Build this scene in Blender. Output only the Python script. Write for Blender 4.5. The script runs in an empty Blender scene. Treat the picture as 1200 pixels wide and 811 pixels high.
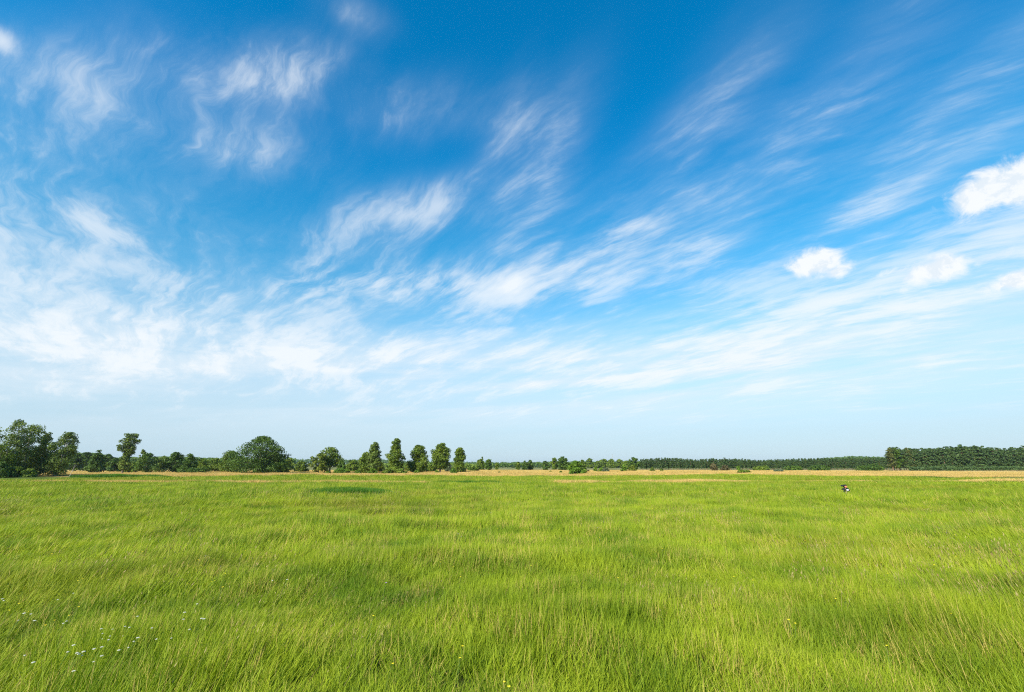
import bpy, math, random
import numpy as np
from mathutils import Vector
R = math.radians
rng = np.random.default_rng(7)
random.seed(7)
sc = bpy.context.scene
C = sc.collection
PH, FPX, CH = R(14.77), 533.0, 2.4          # camera pitch, focal length in photo pixels, eye height

# ------------------------------------------------------------------ helpers
def slope(py):
    v = (405.5 - py) / FPX
    return (math.sin(PH) + v*math.cos(PH)) / (math.cos(PH) - v*math.sin(PH))
def xat(px, D): return (px - 600) / FPX * math.cos(PH) * D
def zat(py, D): return CH + slope(py) * D
def wat(w, D): return w / FPX * math.cos(PH) * D

def tag(o, label=None, cat=None, group=None, kind=None):
    if label: o['label'] = label
    if cat: o['category'] = cat
    if group: o['group'] = group
    if kind: o['kind'] = kind
    return o
def empty(name, loc, rz=0):
    o = bpy.data.objects.new(name, None); C.objects.link(o)
    o.location = loc; o.rotation_euler = (0, 0, rz); o.empty_display_size = .3
    return o
def mesh_np(name, V, F, mat=None, attrs=None, smooth=False):
    """V (n,3), F (m,k) equal-size faces"""
    V = np.asarray(V, dtype=np.float32); F = np.asarray(F, dtype=np.int32)
    me = bpy.data.meshes.new(name)
    m, k = F.shape
    me.vertices.add(len(V)); me.vertices.foreach_set('co', V.ravel())
    me.loops.add(m*k); me.loops.foreach_set('vertex_index', F.ravel())
    me.polygons.add(m)
    me.polygons.foreach_set('loop_start', np.arange(0, m*k, k, dtype=np.int32))
    me.polygons.foreach_set('loop_total', np.full(m, k, dtype=np.int32))
    if smooth: me.polygons.foreach_set('use_smooth', np.ones(m, dtype=bool))
    me.update(calc_edges=True)
    for an, (dom, arr) in (attrs or {}).items():
        a = me.attributes.new(an, 'FLOAT', dom); a.data.foreach_set('value', np.asarray(arr, dtype=np.float32))
    if mat: me.materials.append(mat)
    return me
def obj(name, me, parent=None, loc=(0, 0, 0)):
    o = bpy.data.objects.new(name, me); C.objects.link(o)
    o.location = loc
    if parent: o.parent = parent
    return o

def vnoise(x, y, seed=0):
    """smooth value noise 0..1"""
    x = np.asarray(x, dtype=np.float64); y = np.asarray(y, dtype=np.float64)
    xi = np.floor(x); yi = np.floor(y); fx = x-xi; fy = y-yi
    fx = fx*fx*(3-2*fx); fy = fy*fy*(3-2*fy)
    def h(a, b):
        s = np.sin(a*127.1 + b*311.7 + seed*74.7)*43758.5453
        return s - np.floor(s)
    return (h(xi, yi)*(1-fx)+h(xi+1, yi)*fx)*(1-fy) + (h(xi, yi+1)*(1-fx)+h(xi+1, yi+1)*fx)*fy
def ground_z(x, y):
    r = np.hypot(x, y)
    k = np.clip((400-r)/300, 0, 1)
    return k*(0.16*(vnoise(x/9., y/7., 1)-.5) + 0.10*(vnoise(x/3.2, y/2.4, 2)-.5) + 0.5*(vnoise(x/45, y/38, 3)-.5)*np.clip(r/40, 0, 1))

# ------------------------------------------------------------------ node helpers
class E:
    def __init__(s, nt, sock): s.nt, s.s = nt, sock
    def _m(s, op, *a, clamp=False):
        n = s.nt.nodes.new('ShaderNodeMath'); n.operation = op; n.use_clamp = clamp
        for i, v in enumerate((s,)+a):
            if isinstance(v, E): s.nt.links.new(v.s, n.inputs[i])
            else: n.inputs[i].default_value = v
        return E(s.nt, n.outputs[0])
    def __add__(s, o): return s._m('ADD', o)
    def __radd__(s, o): return s._m('ADD', o)
    def __sub__(s, o): return s._m('SUBTRACT', o)
    def __rsub__(s, o): return (s*-1) + o
    def __mul__(s, o): return s._m('MULTIPLY', o)
    def __rmul__(s, o): return s._m('MULTIPLY', o)
    def __truediv__(s, o): return s._m('DIVIDE', o)
    def clamp(s): return s._m('ADD', 0.0, clamp=True)
def smooth(e, a, b, lo=0.0, hi=1.0):
    n = e.nt.nodes.new('ShaderNodeMapRange'); n.interpolation_type = 'SMOOTHSTEP'
    e.nt.links.new(e.s, n.inputs[0])
    for i, v in enumerate((a, b, lo, hi)): n.inputs[i+1].default_value = v
    return E(e.nt, n.outputs[0])
def vec(nt, x, y, z=0.0):
    n = nt.nodes.new('ShaderNodeCombineXYZ')
    for i, v in enumerate((x, y, z)):
        if isinstance(v, E): nt.links.new(v.s, n.inputs[i])
        else: n.inputs[i].default_value = v
    return n.outputs[0]
def noise(nt, v, scale=1.0, detail=4, rough=.5, dist=0.0, lac=2.0):
    n = nt.nodes.new('ShaderNodeTexNoise'); n.inputs['Scale'].default_value = scale
    n.inputs['Detail'].default_value = detail; n.inputs['Roughness'].default_value = rough
    n.inputs['Distortion'].default_value = dist; n.inputs['Lacunarity'].default_value = lac
    if v is not None: nt.links.new(v, n.inputs['Vector'])
    return E(nt, n.outputs[0])
def mixc(nt, fac, a, b):
    n = nt.nodes.new('ShaderNodeMix'); n.data_type = 'RGBA'
    for i, v in ((0, fac), (6, a), (7, b)):
        if isinstance(v, E): nt.links.new(v.s, n.inputs[i])
        elif isinstance(v, bpy.types.NodeSocket): nt.links.new(v, n.inputs[i])
        elif isinstance(v, tuple): n.inputs[i].default_value = (*v, 1) if len(v) == 3 else v
        else: n.inputs[i].default_value = v
    return n.outputs[2]
def new_mat(name):
    m = bpy.data.materials.new(name); m.use_nodes = True
    nt = m.node_tree; nt.nodes.clear()
    out = nt.nodes.new('ShaderNodeOutputMaterial')
    return m, nt, out
def attr(nt, name, typ='GEOMETRY'):
    n = nt.nodes.new('ShaderNodeAttribute'); n.attribute_name = name; n.attribute_type = typ
    return E(nt, n.outputs['Fac'])
def position(nt): return nt.nodes.new('ShaderNodeNewGeometry').outputs['Position']

def leafy(name, dark, light, dry=None, dry_amt=.0, transl=.3, nscale=.25, rough=.6, patch=None, spec=.25):
    """leaf or blade: diffuse + translucent, per-leaf and per-patch colour"""
    m, nt, out = new_mat(name)
    r = attr(nt, 'rnd')
    p = position(nt)
    n1 = noise(nt, p, nscale, 3, .55)
    f = (smooth(n1, .3, .7)*.55 + r*.45).clamp()
    col = mixc(nt, f, dark, light)
    if dry:
        r2 = attr(nt, 'rnd2')
        n2 = noise(nt, p, nscale*1.7, 2, .5)
        d = smooth(r2 + (n2-.5)*.9, 1-dry_amt-.05, 1-dry_amt+.1)
        col = mixc(nt, d, col, dry)
    if patch: col = patch(nt, p, col)
    b = nt.nodes.new('ShaderNodeBsdfPrincipled'); b.inputs['Roughness'].default_value = rough
    b.inputs['Specular IOR Level'].default_value = spec
    nt.links.new(col, b.inputs['Base Color'])
    t = nt.nodes.new('ShaderNodeBsdfTranslucent')
    hs = nt.nodes.new('ShaderNodeHueSaturation'); hs.inputs['Value'].default_value = 1.25; hs.inputs['Saturation'].default_value = 1.05
    nt.links.new(col, hs.inputs['Color']); nt.links.new(hs.outputs[0], t.inputs['Color'])
    mx = nt.nodes.new('ShaderNodeMixShader'); mx.inputs[0].default_value = transl
    nt.links.new(b.outputs[0], mx.inputs[1]); nt.links.new(t.outputs[0], mx.inputs[2])
    nt.links.new(mx.outputs[0], out.inputs[0])
    return m
def plain(name, c1, c2, scale=3., rough=.7, bump=.2, detail=5):
    m, nt, out = new_mat(name)
    tc = nt.nodes.new('ShaderNodeTexCoord')
    n = noise(nt, tc.outputs['Object'], scale, detail, .6)
    col = mixc(nt, smooth(n, .35, .65), c1, c2)
    b = nt.nodes.new('ShaderNodeBsdfPrincipled'); b.inputs['Roughness'].default_value = rough
    nt.links.new(col, b.inputs['Base Color'])
    if bump:
        bp = nt.nodes.new('ShaderNodeBump'); bp.inputs['Strength'].default_value = bump; bp.inputs['Distance'].default_value = .03
        nt.links.new(n.s, bp.inputs['Height']); nt.links.new(bp.outputs[0], b.inputs['Normal'])
    nt.links.new(b.outputs[0], out.inputs[0])
    return m

# ------------------------------------------------------------------ render, camera, light
sc.render.engine = 'CYCLES'
sc.view_settings.view_transform = 'Standard'; sc.view_settings.look = 'None'
sc.view_settings.exposure = 0.8; sc.view_settings.gamma = 1.0
sc.cycles.max_bounces = 4; sc.cycles.transparent_max_bounces = 8; sc.cycles.volume_bounces = 0
sc.cycles.diffuse_bounces = 2; sc.cycles.glossy_bounces = 2; sc.cycles.transmission_bounces = 3
sc.cycles.use_denoising = False; sc.cycles.use_adaptive_sampling = True; sc.cycles.adaptive_threshold = .01; sc.cycles.adaptive_min_samples = 80; sc.cycles.pixel_filter_type = 'BLACKMAN_HARRIS'; sc.cycles.filter_width = 1.15
sc.cycles.caustics_reflective = False; sc.cycles.caustics_refractive = False
cam = bpy.data.cameras.new('camera'); co = bpy.data.objects.new('camera', cam); C.objects.link(co)
co.location = (0, 0, CH); co.rotation_euler = (R(90)+PH, 0, 0)
cam.sensor_width = 36; cam.lens = 36*FPX/1200; cam.clip_start = .05; cam.clip_end = 20000
sc.camera = co

SUN_EL, SUN_AZ = 33.0, 215.0            # azimuth clockwise from +Y : behind the camera and to its left
sd = Vector((math.sin(R(SUN_AZ))*math.cos(R(SUN_EL)), math.cos(R(SUN_AZ))*math.cos(R(SUN_EL)), math.sin(R(SUN_EL))))
sl = bpy.data.lights.new('sun', 'SUN'); so = bpy.data.objects.new('sun', sl); C.objects.link(so)
sl.energy = 4.95; sl.angle = R(.5); sl.color = (1, .93, .82)
so.rotation_euler = sd.to_track_quat('Z', 'Y').to_euler(); so.location = (0, 0, 60)

# ------------------------------------------------------------------ sky
def build_world():
    w = bpy.data.worlds.new('World'); sc.world = w; w.use_nodes = True
    w.cycles.sampling_method = 'MANUAL'; w.cycles.sample_map_resolution = 256
    nt = w.node_tree; nt.nodes.clear(); L = nt.links
    out = nt.nodes.new('ShaderNodeOutputWorld'); bg = nt.nodes.new('ShaderNodeBackground')
    bg.inputs['Strength'].default_value = .1
    sky = nt.nodes.new('ShaderNodeTexSky'); sky.sky_type = 'NISHITA'; sky.sun_disc = False
    sky.sun_elevation = R(SUN_EL); sky.sun_rotation = R(SUN_AZ)
    sky.altitude = 0; sky.air_density = 1.0; sky.dust_density = .35; sky.ozone_density = 2.2
    tc = nt.nodes.new('ShaderNodeTexCoord')
    sx = nt.nodes.new('ShaderNodeSeparateXYZ'); L.new(tc.outputs['Generated'], sx.inputs[0])
    x, y, z = (E(nt, sx.outputs[i]) for i in range(3))
    az = x._m('ARCTAN2', y); el = z._m('ARCSINE')
    # deep polarised blue overhead, pale towards the horizon
    hs = nt.nodes.new('ShaderNodeHueSaturation'); hs.inputs['Hue'].default_value = SKY['hue']
    hs.inputs['Saturation'].default_value = 1.0; hs.inputs['Value'].default_value = SKY['val']
    L.new(smooth(z, .02, .75, SKY['sat0'], SKY['sat1']).s, hs.inputs['Saturation'])
    L.new(sky.outputs[0], hs.inputs['Color'])
    tint = nt.nodes.new('ShaderNodeMix'); tint.data_type = 'RGBA'; tint.blend_type = 'MULTIPLY'; tint.inputs[0].default_value = 1
    L.new(hs.outputs[0], tint.inputs[6]); L.new(mixc(nt, smooth(z, .0, .62), SKY['tint0'], SKY['tint1']), tint.inputs[7])
    base = tint.outputs[2]
    base = mixc(nt, smooth(z, .0, .36)*-1*SKY['hz']+SKY['hz'], base, SKY['hzcol'])
    # cloud sheet seen in perspective: streaks run along one wind direction
    zz = z._m('MAXIMUM', 0.0) + .17
    px = x/zz; py = y/zz
    wa = R(-44)
    a = px*math.sin(wa) + py*math.cos(wa); b = px*math.cos(wa) - py*math.sin(wa)
    def warp(ea, eb, seed, scale, detail, rough):
        wn = nt.nodes.new('ShaderNodeTexNoise'); wn.inputs['Scale'].default_value = scale; wn.inputs['Detail'].default_value = detail
        wn.inputs['Roughness'].default_value = rough
        L.new(vec(nt, ea, eb, seed), wn.inputs['Vector'])
        wsp = nt.nodes.new('ShaderNodeSeparateColor'); L.new(wn.outputs['Color'], wsp.inputs[0])
        return E(nt, wsp.outputs[0]) - .5, E(nt, wsp.outputs[1]) - .5
    w1, w2 = warp(a, b, 3.3, 1.3, 5, .52)
    # filaments are more tangled on the left, straighter on the right
    curl = smooth(az, -.6, .15, .95, .42)
    aw = a + w1*curl*.8; bw = b + w2*curl*.55
    iso = noise(nt, vec(nt, a*3.0, b*4.2, 7.7), 1.0, 3, .55)
    big = noise(nt, vec(nt, aw*1.7, bw*5.0, 1.7), 1.0, 7, .60)
    fine = noise(nt, vec(nt, aw*5.5, bw*22., 9.2), 1.0, 6, .68)
    tex = big*.58 + fine*.32 + iso*.10
    band = noise(nt, vec(nt, az*1.6 + w1*.15, el*17. - az*1.2 + w2*.5, 4.4), 1.0, 6, .58)
    ae = vec(nt, az, el)
    def blob(cx, cy, sx_, sy_, rot, amp):
        """soft elliptical region of the sky round a direction"""
        d = Vector(((cx-600)/FPX, math.cos(PH)-(405.5-cy)/FPX*math.sin(PH), math.sin(PH)+(405.5-cy)/FPX*math.cos(PH))).normalized()
        a0 = math.atan2(d.x, d.y); e0 = math.asin(d.z); k = FPX*(1+((cx-600)**2+(cy-405)**2)/FPX**2)**.5
        mp = nt.nodes.new('ShaderNodeMapping'); mp.vector_type = 'TEXTURE'; L.new(ae, mp.inputs['Vector'])
        mp.inputs['Location'].default_value = (a0, e0, 0); mp.inputs['Rotation'].default_value = (0, 0, R(rot))
        mp.inputs['Scale'].default_value = (sx_/k/math.cos(e0), sy_/k, 1)
        dt = nt.nodes.new('ShaderNodeVectorMath'); dt.operation = 'DOT_PRODUCT'
        L.new(mp.outputs[0], dt.inputs[0]); L.new(mp.outputs[0], dt.inputs[1])
        return E(nt, dt.outputs['Value'])._m('MULTIPLY', -1.0)._m('EXPONENT')*amp
    cov = None
    for bl in SKY['blobs']:
        g = blob(*bl); cov = g if cov is None else cov + g
    veil = smooth(z, .02, .14)*smooth(z, .20, .62, 1, 0)
    cov = cov + veil*SKY['veil']
    cov = cov*smooth(iso, .36, .62, .7, 1.2)
    dens = smooth(tex + (cov-1)*.11, .425, .635)
    dens = dens*smooth(cov, .02, .55)*smooth(z, .01, .10)
    # smooth thin veil underneath the streaks
    soft = smooth(big*.75 + fine*.25, .34, .64)
    thin = (cov*(soft*.85+.15)*.42).clamp()*smooth(z, .02, .2)
    milk = (blob(260, 440, 520, 60, 2, .66) + blob(880, 430, 450, 60, 3, .48))*(smooth(band, .38, .60)*.62+.38)
    thin = (thin + milk).clamp()
    alpha = (1.0 - (1.0 - dens*.37)*(1.0 - thin)).clamp()*SKY['cmax']
    cirr = mixc(nt, smooth(dens, .0, 1.), SKY['c1'], SKY['c2'])
    col = mixc(nt, alpha, base, cirr)
    # fair-weather cumulus puffs
    cu = None
    for bl in SKY['cumulus']:
        g = blob(*bl); cu = g if cu is None else cu._m('MAXIMUM', g)
    cv = vec(nt, az*1.0, el*1.25, .93)
    cn = noise(nt, cv, 22, 6, .62, .5)
    cd = smooth(cu + (cn-.5)*1.7, .30, 1.0)*smooth(cu, .08, .40)
    # lit from the upper left : denser side towards the sun is white, far side a little bluer
    off = vec(nt, az+.010, el*1.25-.016, .93)
    cn3 = noise(nt, off, 22, 6, .62, .5)
    sh = smooth(cn - cn3 + .5, .42, .55)
    ccol = mixc(nt, sh, (4.75, 5.2, 5.6), (5.6, 5.75, 5.85))
    col = mixc(nt, cd*.96, col, ccol)
    # below the horizon : plain haze colour
    L.new(col, bg.inputs['Color']); L.new(bg.outputs[0], out.inputs[0])
SKY = dict(hue=.485, val=1.0, sat0=1.0, sat1=1.5, tint0=(.85, .93, 1.0), tint1=(.22, 1.24, 1.34), hz=.85, hzcol=(2.85, 3.95, 4.8), veil=.60, cmax=.95,
    c1=(4.7, 5.25, 5.7), c2=(5.3, 5.6, 5.85),
    blobs=[  # photo x, y, radii, rotation, amount
        (318, 86, 70, 30, 20, 1.9), (300, 175, 64, 32, 8, 1.5), (10, 280, 130, 110, 30, .44), (100, 120, 115, 66, 40, .8),
        (150, 245, 60, 24, 35, .5), (230, 330, 150, 46, 5, .36), (60, 400, 220, 40, 5, .3), (470, 130, 90, 28, 10, 1.0),
        (600, 140, 40, 28, 50, .6), (490, 248, 95, 26, 20, 1.0), (625, 215, 80, 36, 50, .9), (560, 338, 155, 24, 4, 1.7), (680, 300, 90, 18, 18, .8),
        (780, 205, 150, 40, 32, .6), (735, 265, 26, 8, 10, .9), (330, 415, 330, 30, 4, .7), (780, 435, 230, 22, 3, .5),
        (1080, 345, 190, 36, 8, .7), (1150, 285, 90, 34, 15, .6), (990, 262, 100, 18, 18, .9), (1120, 120, 130, 34, 22, .6),
        (840, 285, 70, 22, 22, .55), (900, 375, 170, 20, 6, .65), (1120, 428, 180, 16, 4, .7), (2, 48, 9, 13, 60, 1.2),
        (420, 18, 34, 18, 0, .5), (950, 160, 190, 45, 25, .7)],
    cumulus=[(955, 309, 30, 18, 0, 1.3), (984, 317, 24, 10, 10, .95), (1160, 224, 44, 26, 12, 1.35), (1196, 215, 36, 26, 12, 1.35),
        (1095, 316, 30, 17, 0, 1.15), (1190, 328, 26, 12, 5, 1.25), (1170, 300, 34, 7, 12, .6), (1048, 318, 26, 6, 0, .65), (1040, 345, 30, 8, 5, .6)])
build_world()

# ------------------------------------------------------------------ ground
def build_ground():
    rings = np.concatenate([np.linspace(0, 30, 90), np.geomspace(30.6, 130, 110), np.geomspace(133, 3000, 60)])
    nseg = 360
    th = np.linspace(0, 2*math.pi, nseg, endpoint=False)
    rr, tt = np.meshgrid(rings[1:], th, indexing='ij')
    X = rr*np.cos(tt); Y = rr*np.sin(tt); Z = ground_z(X, Y)
    V = np.stack([X.ravel(), Y.ravel(), Z.ravel()], 1)
    n = len(rings)-1
    i, j = np.meshgrid(np.arange(n-1), np.arange(nseg), indexing='ij')
    j2 = (j+1) % nseg
    F = np.stack([i*nseg+j, (i+1)*nseg+j, (i+1)*nseg+j2, i*nseg+j2], -1).reshape(-1, 4)
    # centre: a fan of thin quads to the middle vertex pair
    c = len(V); V = np.vstack([V, [[0, 0, float(ground_z(0., 0.))]]])
    m, nt, out = new_mat('meadow_soil_and_turf')
    p = position(nt)
    sp = nt.nodes.new('ShaderNodeSeparateXYZ'); nt.links.new(p, sp.inputs[0])
    py = E(nt, sp.outputs[1]); px = E(nt, sp.outputs[0])
    mp = nt.nodes.new('ShaderNodeMapping'); mp.inputs['Scale'].default_value = (.35, 1, 1); nt.links.new(p, mp.inputs[0])
    n1 = noise(nt, mp.outputs[0], .35, 5, .6); n2 = noise(nt, p, 6., 6, .65); n3 = noise(nt, mp.outputs[0], .06, 4, .6)
    green = mixc(nt, smooth(n1*.6+n2*.4, .35, .65), (.055, .085, .015), (.13, .165, .022))
    straw = mixc(nt, smooth(n1*.5+n2*.5, .35, .62), (.40, .26, .075), (.62, .43, .15))
    straw = mixc(nt, smooth(n3, .52, .66)*.55, straw, (.16, .17, .03))
    edge = py + (n3-.5)*14
    f = smooth(edge, 104, 108)
    near = smooth(py, 14, 40)
    soil = mixc(nt, n2, (.03, .035, .010), (.06, .065, .018))
    col = mixc(nt, near, soil, green)
    col = mixc(nt, f, col, straw)
    far = smooth(py, 280, 300)
    col = mixc(nt, far, col, mixc(nt, smooth(n3, .45, .6), (.10, .13, .03), (.30, .25, .10)))
    b = nt.nodes.new('ShaderNodeBsdfPrincipled'); b.inputs['Roughness'].default_value = .95; b.inputs['Specular IOR Level'].default_value = .1
    nt.links.new(col, b.inputs['Base Color'])
    bp = nt.nodes.new('ShaderNodeBump'); bp.inputs['Strength'].default_value = .8; bp.inputs['Distance'].default_value = .15
    nt.links.new(n2.s, bp.inputs['Height']); nt.links.new(bp.outputs[0], b.inputs['Normal'])
    nt.links.new(b.outputs[0], out.inputs[0])
    me = bpy.data.meshes.new('ground')
    faces = F.tolist() + [[c, k, (k+1) % nseg] for k in range(nseg)]
    me.from_pydata(V.tolist(), [], faces); me.materials.append(m)
    me.polygons.foreach_set('use_smooth', np.ones(len(me.polygons), dtype=bool))
    o = obj('ground', me); tag(o, kind='structure')
build_ground()

# ------------------------------------------------------------------ grass
def blades(n, radius, length, width, lean, spread, seed, segs=3, lenvar=.3, kink=.0):
    """clump of curved tapering blades that lean towards +Y"""
    g = np.random.default_rng(seed)
    r = radius*np.sqrt(g.random(n)); a = g.random(n)*2*math.pi
    bx, by = r*np.cos(a), r*np.sin(a)
    Ln = length*(1 + lenvar*(g.random(n)*2-1))
    az = g.normal(0, spread, n)                       # heading of the lean, 0 = +Y
    l0 = np.abs(g.normal(lean*.35, .18, n)); l1 = l0 + np.abs(g.normal(lean, .3, n))
    fa = g.random(n)*2*math.pi                        # which way the blade faces
    wx, wy = np.cos(fa), np.sin(fa)
    P = np.stack([bx, by, np.full(n, -.03)], 1); V = []; 
    side = np.stack([wx, wy, np.zeros(n)], 1)
    for s in range(segs+1):
        t = s/segs
        w = width*(1-t**1.7)*(.7+.6*min(1, t*3)) * (.7+.6*g.random(n) if s == 0 else 1)
        if s == segs: w = np.full(n, width*.08)
        w = np.broadcast_to(w, (n,))
        V.append(P - side*w[:, None]/2); V.append(P + side*w[:, None]/2)
        if s < segs:
            ang = l0 + (l1-l0)*((s+.5)/segs)
            d = np.stack([np.sin(ang)*np.sin(az), np.sin(ang)*np.cos(az), np.cos(ang)], 1)
            P = P + d*(Ln/segs)[:, None]
    V = np.stack(V, 1)                               # n, 2(segs+1), 3
    base = (np.arange(n)*2*(segs+1))[:, None, None]
    q = np.array([[2*s, 2*s+1, 2*s+3, 2*s+2] for s in range(segs)])[None]
    F = (base+q).reshape(-1, 4)
    rnd = np.repeat(g.random(n), 2*(segs+1)); rnd2 = np.repeat(g.random(n), 2*(segs+1))
    tt = np.tile(np.repeat(np.arange(segs+1)/segs, 2), n)
    return V.reshape(-1, 3), F, rnd, rnd2, tt
def tuft_mesh(name, mat, **k):
    V, F, r, r2, tt = blades(**k)
    return mesh_np(name, V, F, mat, {'rnd': ('POINT', r), 'rnd2': ('POINT', r2), 'tip': ('POINT', tt)})
def seed_mesh(name, mat, n, radius, height, seed, w=.004):
    """stalks with a slim seed head"""
    g = np.random.default_rng(seed)
    V, F, r, r2, tt = blades(n, radius, height, w, .45, .5, seed, segs=4, lenvar=.25)
    Vr = V.reshape(n, -1, 3)
    tip = Vr[:, -2:].mean(1); prev = Vr[:, -4:-2].mean(1); d = tip-prev; d /= np.linalg.norm(d, axis=1)[:, None]
    hv = []; hf = []; off = len(V)
    for i in range(n):
        L = g.uniform(.05, .09); ww = w*g.uniform(.7, 1.4); s = np.cross(d[i], [g.normal(), g.normal(), g.normal()]); s /= np.linalg.norm(s)+1e-9
        a = tip[i]-d[i]*.01; m_ = a+d[i]*L*.4
        hv += [a, m_+s*ww, a+d[i]*L, m_-s*ww]; hf.append([off+4*i+q for q in range(4)])
    V = np.vstack([V, np.array(hv)]); F = np.vstack([F, np.array(hf)])
    rr = np.concatenate([r, g.random(4*n)]); rr2 = np.concatenate([r2, g.random(4*n)])
    return mesh_np(name, V, F, mat, {'rnd': ('POINT', rr), 'rnd2': ('POINT', rr2)})

def instancer(name, pts, rots, scls, idx, meshes, label, cat):
    """one object that scatters clumps over the ground with geometry nodes"""
    coll = bpy.data.collections.new(name + '_clumps')
    for i, me in enumerate(meshes):
        o = bpy.data.objects.new('%s_%02d' % (name, i), me); coll.objects.link(o)
    me = bpy.data.meshes.new(name)
    n = len(pts)
    me.vertices.add(n); me.vertices.foreach_set('co', np.asarray(pts, dtype=np.float32).ravel())
    a = me.attributes.new('rot', 'FLOAT_VECTOR', 'POINT'); a.data.foreach_set('vector', np.asarray(rots, dtype=np.float32).ravel())
    a = me.attributes.new('scl', 'FLOAT_VECTOR', 'POINT'); a.data.foreach_set('vector', np.asarray(scls, dtype=np.float32).ravel())
    a = me.attributes.new('idx', 'INT', 'POINT'); a.data.foreach_set('value', np.asarray(idx, dtype=np.int32))
    o = obj(name, me)
    ng = bpy.data.node_groups.new(name, 'GeometryNodeTree')
    ng.interface.new_socket('Geometry', in_out='INPUT', socket_type='NodeSocketGeometry')
    ng.interface.new_socket('Geometry', in_out='OUTPUT', socket_type='NodeSocketGeometry')
    N = ng.nodes.new; L = ng.links.new
    gi, go = N('NodeGroupInput'), N('NodeGroupOutput')
    m2p = N('GeometryNodeMeshToPoints'); iop = N('GeometryNodeInstanceOnPoints'); ci = N('GeometryNodeCollectionInfo')
    ci.inputs['Collection'].default_value = coll; ci.inputs['Separate Children'].default_value = True; ci.inputs['Reset Children'].default_value = True
    def at(nm, dt):
        q = N('GeometryNodeInputNamedAttribute'); q.data_type = dt; q.inputs['Name'].default_value = nm; return q.outputs['Attribute']
    L(gi.outputs[0], m2p.inputs['Mesh']); L(m2p.outputs[0], iop.inputs['Points'])
    L(ci.outputs[0], iop.inputs['Instance']); iop.inputs['Pick Instance'].default_value = True
    L(at('idx', 'INT'), iop.inputs['Instance Index'])
    L(at('rot', 'FLOAT_VECTOR'), iop.inputs['Rotation']); L(at('scl', 'FLOAT_VECTOR'), iop.inputs['Scale'])
    L(iop.outputs[0], go.inputs[0])
    md = o.modifiers.new('scatter', 'NODES'); md.node_group = ng
    tag(o, label, cat, kind='stuff')
    return o

def fan(n, r0, r1, half=66, oy=-3.0, xoff=0):
    """uniform points in a fan of ground in front of the camera"""
    r = np.sqrt(rng.random(n)*(r1*r1-r0*r0)+r0*r0); a = R(half)*(rng.random(n)*2-1)
    return r*np.sin(a)+xoff, r*np.cos(a)+oy

def meadow_patch(nt, p, col):
    """large patches: fresh green, yellowish, reddish brown seed heads"""
    mp = nt.nodes.new('ShaderNodeMapping'); mp.inputs['Scale'].default_value = (.55, 1, 1); mp.inputs['Rotation'].default_value = (0, 0, .3)
    nt.links.new(p, mp.inputs[0])
    a = noise(nt, mp.outputs[0], .28, 4, .6); b = noise(nt, mp.outputs[0], .10, 3, .55); c = noise(nt, mp.outputs[0], .75, 4, .6)
    col = mixc(nt, smooth(a, .52, .70)*.5, col, (.045, .140, .005))
    col = mixc(nt, smooth(b, .50, .66)*.45, col, (.24, .23, .02))
    col = mixc(nt, smooth(c, .60, .74)*.35, col, (.21, .16, .06))
    return col
M_grass = leafy('meadow_grass', (.075, .155, .004), (.355, .415, .020), (.50, .38, .10), .08, transl=.36, nscale=.5, rough=.6, patch=meadow_patch, spec=.18)
M_lush = leafy('lush_dark_grass', (.032, .11, .004), (.095, .21, .008), transl=.3, nscale=.4)
M_straw = leafy('dry_grass', (.42, .28, .075), (.68, .48, .165), (.14, .17, .03), .16, transl=.3, nscale=.08, rough=.8)
M_stalk = leafy('seed_stalks', (.22, .17, .06), (.40, .32, .13), (.22, .10, .06), .3, transl=.25, nscale=.4)
M_weed = leafy('broad_weed_leaves', (.04, .11, .012), (.09, .18, .015), transl=.3, nscale=.5)

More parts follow.
